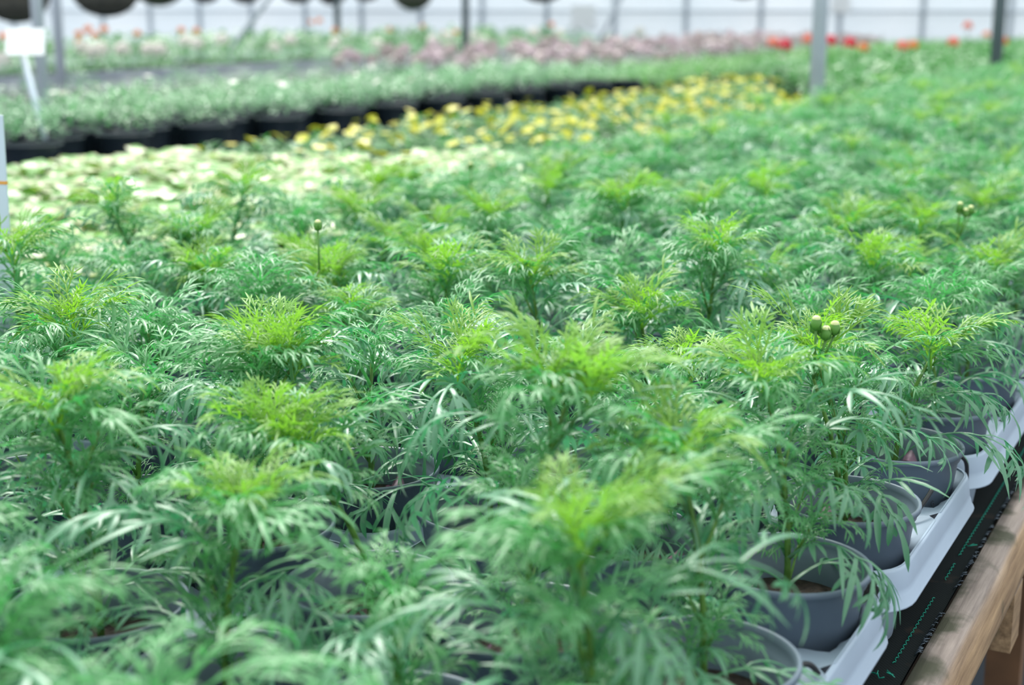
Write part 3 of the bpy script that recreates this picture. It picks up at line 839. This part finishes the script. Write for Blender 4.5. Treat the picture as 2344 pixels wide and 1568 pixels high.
# printed letter on the side of the fourth rail-side pot
def letter_mesh():
    b = MB(); pts = []
    for i in range(15):
        a = math.radians(45 + 290 * i / 14); pts.append((0, .0018 * math.cos(a), .0026 * math.sin(a)))
    pts += [(0, .0016, .0), (0, .0002, .0)]
    b.tube(pts, .0003, 5); return b.mesh('printed_mark', [M['black']])
for p in POTS:
    if p['col'] == 0 and abs(p['y'] - 1.365) < .05 and p.get('root'):
        a = math.radians(-38); r_ = .0575
        link('printed_mark', letter_mesh(), p['root'], T(math.cos(a) * r_, math.sin(a) * r_, .073) @ R(a, 'Z'))

# ------------------------------------------------------------------ neighbouring beds
def simple_bench(x0, x1, y0, y1, label, edge=None, z=.745):
    cx = (x0 + x1) / 2
    t = thing('bench', label, 'bench', (cx, y0, 0))
    b = MB(); b.box(x0 - cx, x1 - cx, 0, y1 - y0, z - .025, z); link('bench_top', b.mesh('bench_top', [M['mat']], False), t)
    b = MB(); b.box(x1 - cx, x1 - cx + .03, 0, y1 - y0, z - .06, z + .015 if edge is None else z + edge); link('edge_board', b.mesh('edge_board', [M['galv']], False), t)
    yy = .3
    while yy < y1 - y0:
        for xx in (x0 - cx + .06, x1 - cx - .06):
            b = MB(); b.box(xx - .02, xx + .02, yy - .02, yy + .02, 0, z - .025); link('leg', b.mesh('leg', [M['galv']], False), t)
        yy += 2.6
simple_bench(-3.02, -1.52, .5, 17.3, 'bench carrying cream-leaved and yellow-flowered plants beyond the cosmos')
simple_bench(-4.0, -3.07, .5, 17.3, 'bench of pale green plants in black pots')
simple_bench(-6.3, -4.05, 1, 17.3, 'bench of silvery and pink plants behind the pale green ones')
simple_bench(-9.6, -6.95, 2, 17.3, 'grey-edged bench of white flowers near the back', edge=.15)

BPOT = pot_mesh(.066, .048, .10, 'black_pot', 'black', 20)
TPOT = pot_mesh(.088, .068, .175, 'tall_black_pot', 'navy', 20)
# broad cream leaf with a green middle: petiole, blade
def broad_leaf(seed, r=.036):
    b = MB(); rg = random.Random(seed); L_ = rg.uniform(.045, .075); n = 12
    h = rg.uniform(.02, .05)
    b.tube([(0, 0, 0), (L_ * .4, 0, h * .8), (L_, 0, h)], .0013, 4, 1)
    vs = [(L_ + r * .15, 0, h)]; ph = rg.uniform(0, 6)
    for ring in (.62, 1.0):
        for j in range(n):
            a = 2 * PI * j / n; q = r * ring * (1 + .08 * math.sin(5 * a + ph)) * (1 - .12 * math.cos(a))
            vs.append((L_ + r * .15 + q * math.cos(a), q * 1.0 * math.sin(a), h + .12 * q * math.sin(3 * a + ph) - .18 * q * ring))
    fs = [(0, 1 + j, 1 + (j + 1) % n) for j in range(n)]
    b.add(vs[:1 + n * 2], fs, 1)
    fs2 = [(1 + j, 1 + n + j, 1 + n + (j + 1) % n, 1 + (j + 1) % n) for j in range(n)]
    o_ = len(b.v) - len(vs); b.f += [tuple(i + o_ for i in f) for f in fs2]; b.m += [0] * n
    return b
BLF = [broad_leaf(i, .026 + .014 * (i % 4) / 3) for i in range(8)]
BLM = [b.mesh('cream_leaf', [M['cream'] if i % 3 else M['creamgreen'], M['creamgreen']]) for i, b in enumerate(BLF)]
# narrow leafy tuft for generic bedding plants
def tuft(seed, n, L_, w, r, h, mi=0, up=.9):
    b = MB(); rg = random.Random(seed)
    for i in range(n):
        a = rg.uniform(0, 6.283); q = r * math.sqrt(rg.random()); p = Vector((q * math.cos(a), q * math.sin(a), h * (1 - (q / r) ** 2 * .5) * rg.uniform(.35, 1)))
        d = Vector((math.cos(a + rg.uniform(-.8, .8)), math.sin(a + rg.uniform(-.8, .8)), rg.uniform(.1, up))).normalized()
        lobe(b, p, d, Vector((0, 0, 1)), d, L_ * rg.uniform(.7, 1.2), w, rg, 0, .7, 3, 0, 1, 0, False, mi=mi)
    return b
def flower(seed, r, n=5, mi=1, tilt=0, layers=1):
    b = MB(); rg = random.Random(seed)
    for l in range(layers):
        for i in range(n):
            a = 2 * PI * i / n + l * .6; c, s_ = math.cos(a), math.sin(a); rr_ = r * (1 - .28 * l); z = .15 * rr_ + l * r * .22
            w = rr_ * math.sin(PI / n) * 1.15
            b.add([(0, 0, l * r * .2), (c * rr_ * .6 - s_ * w, s_ * rr_ * .6 + c * w, z), (c * rr_, s_ * rr_, z * .9), (c * rr_ * .6 + s_ * w, s_ * rr_ * .6 - c * w, z)], [(0, 1, 2, 3)], mi)
    return b
def head(seed, r, mi=1, n=14):
    b = MB(); rg = random.Random(seed)
    for i in range(n):
        z = 1 - 1.25 * (i + .5) / n; a = i * 2.4; q = math.sqrt(max(0, 1 - z * z)); d = Vector((q * math.cos(a), q * math.sin(a), z))
        f_ = flower(i, r * .5, 5, mi); rot = Vector((0, 0, 1)).rotation_difference(d).to_matrix().to_4x4()
        b.merge(f_, T(*(d * r * .75)) @ rot)
    return b

# cream plants
def jitter_grid(x0, x1, y0, y1, step, rg, off=True):
    out = []; j = 0; y = y0
    while y < y1:
        x = x1 - (step / 2 if (j % 2 and off) else 0); i = 0
        while x > x0: out.append((x + rg.uniform(-.008, .008), y + rg.uniform(-.008, .008), i, j)); x -= step; i += 1
        y += step * .92; j += 1
    return out
rg = random.Random(77)
BZ = .747
CRJ = [NP(m) for m in BLF]
def seen(x, y, z): return in_view(x, y, z, z + .1)
cn = 0; cream_meshes = []
for k in range(4):
    items = []; r2 = random.Random(k)
    for i in range(16): items.append((r2.choice(CRJ), lmat((0, 0, .085), i * 2.4 + r2.uniform(-.3, .3), .0 + .25 * (i / 16), r2.uniform(.8, 1.2))))
    cream_meshes.append(mass('cream_foliage', items, [M['cream'], M['creamgreen']]))
row_names = {}
for (x, y, i, j) in jitter_grid(-3.0, -1.56, 1.25, 4.3, .155, rg):
    if y > 3.7 + .25 * math.sin(x * 3) + (x + 2) * .2: continue
    if not seen(x, y, BZ + .1): continue
    key = j; c = row_names.get(key, 0); row_names[key] = c + 1
    t = thing('variegated_plant', f'cream-and-green-leaved plant, {ordn(c)} from the cosmos in {ordn(j)} row of its bed', 'plant', (x, y, BZ), 0, 'cream-leaved plants beyond the cosmos')
    link('pot', BPOT, t)
    if y < 2.9:
        n = 15
        for q in range(n - 2):
            link('leaf', rg.choice(BLM), t, lmat((0, 0, .085 + .02 * q / n), q * 2.4 + rg.uniform(-.3, .3), .3 * (q / n) - .05, rg.uniform(.8, 1.25)))
    else: link('foliage', rg.choice(cream_meshes), t, R(rg.uniform(0, 6), 'Z'))
    cn += 1
print('cream', cn)

# generic flowering bed
def bed(name, label, group, x0, x1, y0, y1, step, foliage, flowers, fl_n, fl_r, ztop, pot=BPOT, poth=.10, cond=None, seed=1, single=10.5, sc0=1.0, cat='plant'):
    rg = random.Random(seed); cnt = 0; rc_ = {}; rj = []
    for (x, y, i, j) in jitter_grid(x0, x1, y0, y1, step, rg):
        if cond and not cond(x, y): continue
        if not seen(x, y, BZ + .1): continue
        c = rc_.get(j, 0); rc_[j] = c + 1
        if j not in rj: rj.append(j)
        t = thing(name, f'{label}, {ordn(c)} from right in {ordn(rj.index(j))} row', cat, (x, y, BZ), rg.uniform(0, 6), group, 1.0)
        f = rg.choice(foliage); kk = sc0 * rg.uniform(.85, 1.15)
        link('pot', pot, t)
        link('foliage', f, t, T(0, 0, poth - .02) @ S(kk), kind='stuff')
        for _ in range(fl_n(rg)):
            a = rg.uniform(0, 6.28); q = fl_r * math.sqrt(rg.random())
            link('flower', rg.choice(flowers), t, T(q * math.cos(a), q * math.sin(a), poth - .02 + ztop * kk * (1 - .3 * (q / fl_r) ** 2) * rg.uniform(.85, 1.12)) @ R(rg.uniform(0, 6), 'Z') @ R(rg.uniform(0, .9), 'Y') @ S(rg.uniform(.75, 1.2)))
        cnt += 1
    print(name, cnt); return cnt
def fm(mbs, mat, n='foliage'): return [m.mesh(n, [M[mat]]) for m in mbs]
dark = fm([tuft(i, 90, .035, .013, .075, .07) for i in range(3)], 'darkgreen')
sage = fm([tuft(20 + i, 170, .035, .008, .10, .13) for i in range(4)], 'sage')
bright = fm([tuft(30 + i, 130, .05, .006, .09, .12) for i in range(3)], 'midgreen')
grey = fm([tuft(40 + i, 100, .03, .009, .095, .10) for i in range(3)], 'greyleaf')
bigdark = fm([tuft(50 + i, 90, .05, .02, .11, .16) for i in range(3)], 'darkgreen')
yf = [flower(1, .022, 5).mesh('flower', [M['yellow'], M['yellow']]), flower(2, .020, 5).mesh('flower', [M['yellow'], M['paleyellow']]), flower(3, .023, 5, layers=2).mesh('flower', [M['yellow'], M['yellow']])]
bed('yellow_pansy', 'low dark-leaved plant with yellow flowers', 'yellow-flowered plants in the middle distance', -3.0, -1.56, 3.45, 8.6, .17,
    dark, yf, lambda r: r.choice((1, 2, 3, 3)), .08, .09, cond=lambda x, y: y < 5.9 + (-1.6 - x) * 2.0 and y > 3.72 + .25 * math.sin(x * 3) + (x + 2) * .2, seed=3)
redh = [head(1, .046).mesh('flower_head', [M['red'], M['red']]), head(2, .042).mesh('flower_head', [M['red'], M['coral']]), head(3, .036).mesh('flower_head', [M['red'], M['orangepetal']])]
bed('geranium', 'leafy plant in bed of red flower heads', 'red-flowered plants near the back wall', -3.0, -1.56, 5.9, 17.0, .25,
    bigdark, redh, lambda r: 0, .06, .16, cond=lambda x, y: y > 6.1 + (-1.6 - x) * 2.0, seed=4, sc0=1.15)
palef = [flower(6, .018, 5).mesh('flower', [M['whitepetal'], M['whitepetal']])]
bed('bedding_plant', 'pale sage-green plant in tall black pot', 'pale green plants in black pots', -3.95, -3.16, 2.2, 7.4, .21,
    sage, palef, lambda r: r.choice((0, 0, 1)), .08, .13, pot=TPOT, poth=.185, seed=5, sc0=1.0)
pinkf = [flower(7, .02, 5).mesh('flower', [M['pink'], M['pink']])]
bed('leafy_plant', 'bright green plant in strip beyond yellow flowers', 'bright green plants beyond the yellow flowers', -3.95, -3.16, 7.5, 17.0, .25,
    bright, pinkf, lambda r: r.choice((0, 0, 0, 1)), .06, .12, poth=.10, seed=6, sc0=1.25)
bed('silver_plant', 'silvery plant in bed behind black pots', 'silvery plants behind the black-potted row', -6.2, -4.15, 4.0, 8.6, .27,
    sage[:1] + grey, palef, lambda r: 0, .08, .1, seed=7, sc0=.95)
pkh = [head(5, .05, n=10).mesh('flower_head', [M['pink'], M['pink']]), head(6, .05, n=10).mesh('flower_head', [M['palepink'], M['palepink']])]
bed('pink_plant', 'plant covered in dusty pink flowers', 'dusty pink plants near the back', -6.2, -4.15, 8.6, 16.9, .36,
    grey, pkh, lambda r: r.choice((2, 3)), .13, .10, seed=8, sc0=1.7)
wh = [head(8, .06, n=12).mesh('flower_head', [M['whitepetal'], M['whitepetal']])]
bed('white_flowered_plant', 'leafy plant in the white-flowered bed', 'white-flowered plants in the back bed', -8.0, -7.1, 5.2, 16.9, .36,
    sage, wh, lambda r: r.choice((0, 0, 0, 0, 1)), .1, .14, seed=9, sc0=1.5)
orh = [head(9, .035, n=10).mesh('flower_head', [M['orangepetal'], M['orangepetal']])]
bed('dark_leaved_plant', 'dark green plant in the rearmost bed', 'dark green plants in the rearmost row', -9.5, -8.1, 7.5, 16.9, .42,
    bigdark, orh, lambda r: r.choice((0, 0, 0, 0, 1)), .1, .2, seed=10, sc0=1.7)

# single flower heads that the photograph shows, each on its own stalk in the plant bed
def flower_head_at(px, py, x_w, meshes, label, cat='flower'):
    r = ray(px, py); t = x_w / r.x; p = CAMP + r * t
    st = MB(); st.tube([(0, 0, 0), (0.004, 0, (p.z - BZ - .08) * .6), (0, 0, p.z - BZ - .08)], .0035, 5)
    t_ = thing('flower_stalk', label, cat, (p.x, p.y, BZ + .08), 0)
    link('stalk', st.mesh('stalk', [M['stem']]), t_)
    link('bloom', meshes, t_, T(0, 0, p.z - BZ - .08))
R0, R1, R2 = redh
for (px, py, xw, me, lab) in ((1797, 105, -2.75, R0, 'largest red flower head, just left of the thick grey post'), (1770, 100, -2.95, R1, 'small faded pink-red bloom beside the largest red flower head'),
        (1850, 92, -2.8, R1, 'coral bloom half hidden behind the thick grey post'), (1900, 95, -2.65, R0, 'bright red flower head just right of the thick grey post'),
        (1945, 101, -2.45, R0, 'second bright red flower head right of the thick grey post'), (1976, 110, -2.35, R2, 'orange-red bloom right beside the two bright red heads'),
        (2065, 107, -2.2, R1, 'coral bloom in the pair midway to the thin dark post'), (2090, 105, -2.1, R2, 'orange bloom in the pair midway to the thin dark post'),
        (2182, 98, -2.0, R1, 'coral and cream bloom left of the thin dark post'), (2297, 95, -1.8, R2, 'orange bloom just right of the thin dark post'),
        (2258, 80, -2.4, R2, 'brownish orange bloom left of the thin dark post'), (2215, 60, -2.4, R1, 'pale coral bloom standing up against the white wall')):
    flower_head_at(px, py, xw, me, lab)
O_ = orh[0]; WH = wh[0]
for (px, py, xw, me, lab) in ((218, 82, -8.6, O_, 'faint orange bloom against the wall, left of the brighter one'), (315, 78, -8.4, O_, 'bright orange bloom against the white wall under the hanging baskets'),
        (415, 70, -8.6, O_, 'dull orange bloom left of an orange bloom in back row'), (450, 72, -8.4, O_, 'orange bloom above the big white blooms in back row'), (8, 85, -8.3, O_, 'orange bloom at left behind the white sign')):
    flower_head_at(px, py, xw, me, lab)
for (px, py, xw, lab) in ((190, 112, -7.1, 'white bloom leftmost in the first cluster right of the double posts'), (215, 122, -7.0, 'white bloom lowest in the first cluster right of the posts'),
        (230, 115, -7.1, 'white bloom at right of the first cluster beyond the posts'), (280, 115, -7.05, 'lone round white bloom between two white clusters'), (340, 115, -7.0, 'white bloom left in the flat middle cluster'),
        (365, 116, -6.95, 'white bloom right in the flat middle cluster'), (425, 95, -7.3, 'tall white bloom left in the highest white pair'), (450, 101, -7.2, 'big white bloom right in the highest white pair'),
        (508, 92, -7.4, 'small pale bloom right of the highest white pair'), (664, 93, -7.2, 'lone white bloom right of the pale diagonal brace'), (3, 140, -7.0, 'white bloom at left below the white sign')):
    flower_head_at(px, py, xw, WH, lab)

# ------------------------------------------------------------------ posts, braces, hanging baskets
def post(label, px, py, x_w, r, mat, ztop=3.3, base_z=0.0, name='support_post'):
    q = ray(px, py); t = x_w / q.x; p = CAMP + q * t
    b = MB(); b.tube([(0, 0, base_z), (0, 0, 1.2), (0, 0, ztop)], r, 16)
    b.lathe([(r, .0), (r * 2.2, .0), (r * 2.2, .012), (r, .014)], 16)
    return link(name, b.mesh(name, [M[mat]]), None, T(p.x, p.y, 0), label=label, category='post'), p
post('thick grey steel post rising from the bench edge right of centre', 1872, 150, -1.50, .0275, 'galv')
post('thin dark post standing among the pink flowers near the centre', 1066, 90, -6.35, .032, 'galvdark')
post('thin dark post near the right behind the orange blooms', 2285, 70, -1.50, .036, 'galvdark')
post('grey post beside the white sign at left', 92, 120, -4.03, .022, 'galv')
post('grey post just right of the post beside the sign', 132, 60, -6.5, .030, 'galv')
post('slim grey post under the small baskets left of centre', 772, 40, -9.75, .038, 'galvdark')
for (x1_, y1_, x2_, y2_, d1, lab) in ((598, 20, 530, 110, 11.5, 'pale diagonal brace leaning across the white wall at left'), (1412, 15, 1368, 98, 14.5, 'pale diagonal brace leaning across the white wall near the centre')):
    a = at_depth(x1_, y1_, d1); c = at_depth(x2_, y2_, d1)
    d = (a - c).normalized(); lo = c - d * ((c.z - .0) / d.z if d.z else 0); hi = lo + d * (3.0 / d.z)
    b = MB(); b.tube([(0, 0, 0), tuple(hi - lo)], .020, 8)
    link('diagonal_brace', b.mesh('diagonal_brace', [M['wallbar']]), None, T(*lo), label=lab, category='brace')

def basket_mesh(seed):
    b = MB(); n = 24; vs = []; fs = []; pr = []
    for i in range(11):
        th = PI / 2 * i / 10; pr.append((math.sin(th), -math.cos(th)))
    for i, (r, z) in enumerate(pr):
        for j in range(n):
            a = 2 * PI * j / n; q = 1 + .05 * mnoise.noise(Vector((math.cos(a) * 2 + seed, math.sin(a) * 2, z * 3)))
            vs.append((max(r, .01) * q * math.cos(a), max(r, .01) * q * math.sin(a), z * .78))
    for i in range(10):
        for j in range(n):
            j2 = (j + 1) % n; fs.append((i * n + j, i * n + j2, (i + 1) * n + j2, (i + 1) * n + j))
    b.add(vs, fs); return b
LIN = [basket_mesh(i).mesh('coir_liner', [M['liner']]) for i in range(2)]
def cage():
    b = MB()
    for z, r in ((0, 1.02), (-.35, .93), (-.6, .68)):
        b.tube([(r * math.cos(2 * PI * k / 24), r * math.sin(2 * PI * k / 24), z) for k in range(25)], .018, 5, caps=False)
    for j in range(10):
        a = 2 * PI * j / 10
        b.tube([(1.02 * math.sin(PI / 2 * k / 6) * math.cos(a), 1.02 * math.sin(PI / 2 * k / 6) * math.sin(a), -.8 * math.cos(PI / 2 * k / 6)) for k in range(7)], .015, 5)
    return b.mesh('wire_cage', [M['wire']])
CAGE = cage()
tf = [tuft(70 + i, 90, .35, .12, .95, .5).mesh('foliage', [M['darkgreen']]) for i in range(2)]
PIPEZ = 2.35
baskets = [(40, 52, 150, 'big grey-brown hanging basket at left above the white sign'), (245, 38, 150, 'hanging basket with the lowest dark bottom, right of the double posts'), (365, 14, 120, 'hanging basket bottom just right of the lowest one'),
           (470, 8, 70, 'small hanging basket bottom left of the pale brace'), (562, 9, 75, 'small hanging basket bottom beside the pale brace'), (682, 8, 85, 'hanging basket bottom right of the pale brace'),
           (760, 12, 70, 'small hanging basket bottom directly over the slim post'), (838, 3, 65, 'barely showing basket bottom right of the slim post'), (945, 23, 88, 'round hanging basket left of the thin dark centre post'),
           (1240, 6, 110, 'wide shallow hanging basket right of the thin dark centre post'), (1700, -3, 120, 'hanging basket barely dipping into view over the white wall')]
for i, (px, py, wpx, lab) in enumerate(baskets):
    R_ = .21; dp = 2 * R_ * F / wpx / 1.0
    p = at_depth(px, py, dp)
    if p.y > WALLY - .5:
        k = (WALLY - .6) / p.y; p = CAMP + (p - CAMP) * k
    top = p.z + R_ * .8
    t = thing('hanging_basket', lab, 'basket', (p.x, p.y, top), rng.uniform(0, 6), 'hanging baskets')
    link('coir_liner', LIN[i % 2], t, S(R_)); link('wire_cage', CAGE, t, S(R_)); link('foliage', tf[i % 2], t, S(R_ * 1.1), kind='stuff')
    b = MB()
    for j in range(3):
        a = 2 * PI * j / 3; b.tube([(R_ * math.cos(a), R_ * math.sin(a), 0), (0, 0, PIPEZ + .4 - top)], .0025, 5)
    link('hanging_chain', b.mesh('hanging_chain', [M['wire']]), t)
    # overhead pipe that carries the basket
    b = MB(); b.tube([(-12, 0, 0), (4, 0, 0)], .02, 10)
    link('overhead_pipe', b.mesh('overhead_pipe', [M['galv']]), None, T(0, p.y, PIPEZ + .42), label='overhead pipe holding the ' + ' '.join(lab.split()[:10]), category='pipe')

# ------------------------------------------------------------------ signs and stake
sg = thing('plant_sign', 'white blank-looking sign on a tilted stake among pale green plants', 'sign', (0, 0, 0))
dp = 4.35
c0 = at_depth(58, 96, dp); w_, h_ = 84 / F * dp, 78 / F * dp
base = at_depth(88, 262, dp)
sg.location = base
up = Vector((0, 0, 1)); 
ori = Matrix((RIGHT, -DOWN, FWD * -1)).transposed().to_4x4()
b = MB(); b.box(-w_ / 2, w_ / 2, -h_ / 2, h_ / 2, -.0015, .0015)
link('sign_board', b.mesh('sign_board', [M['white']], False), sg, T(*(c0 - base)) @ ori @ R(math.radians(3), 'Z') @ R(.2, 'Y') @ R(-.5, 'X'))
b = MB(); a = at_depth(54, 130, dp + .01) - base; b.tube([tuple(a), (0, 0, 0), tuple(-a * .5)], .0095, 8)
link('stake', b.mesh('stake', [M['whitestake']]), sg)
st = thing('marker_stake', 'tall white plastic stake with an orange line at left edge', 'stake', (0, 0, 0))
dp = 1.75; p = at_depth(-17, 510, dp); st.location = (p.x, p.y, .80)
b = MB(); b.box(-.0155, .0155, -.002, .002, 0, .375)
tl = T(0, 0, 0) @ R(YAW, 'Z') @ R(math.radians(1.2), 'Y')
link('blade', b.mesh('blade', [M['whitestake']], False), st, tl)
b = MB(); zz = at_depth(5, 415, dp).z - .80; b.box(-.0158, .0158, -.0024, .0024, zz - .002, zz + .002)
link('orange_line', b.mesh('orange_line', [M['orange']], False), st, tl)
# pale patches on the back wall, each a thin white board
for (px, py, wpx, hpx, lab) in ((1335, 38, 60, 52, 'pale square patch on the white wall near the centre brace'), (1925, 8, 44, 40, 'small white patch on the wall right of the thick post')):
    r = ray(px, py); p = CAMP + r * ((WALLY - .085) / r.y); k = p.y / r.y / F
    b = MB(); b.box(-wpx * k / 2, wpx * k / 2, -.004, .004, -hpx * k / 2, hpx * k / 2)
    link('wall_patch', b.mesh('wall_patch', [M['white']], False), None, T(*p), label=lab, category='sign')
print('objects', len(bpy.data.objects))
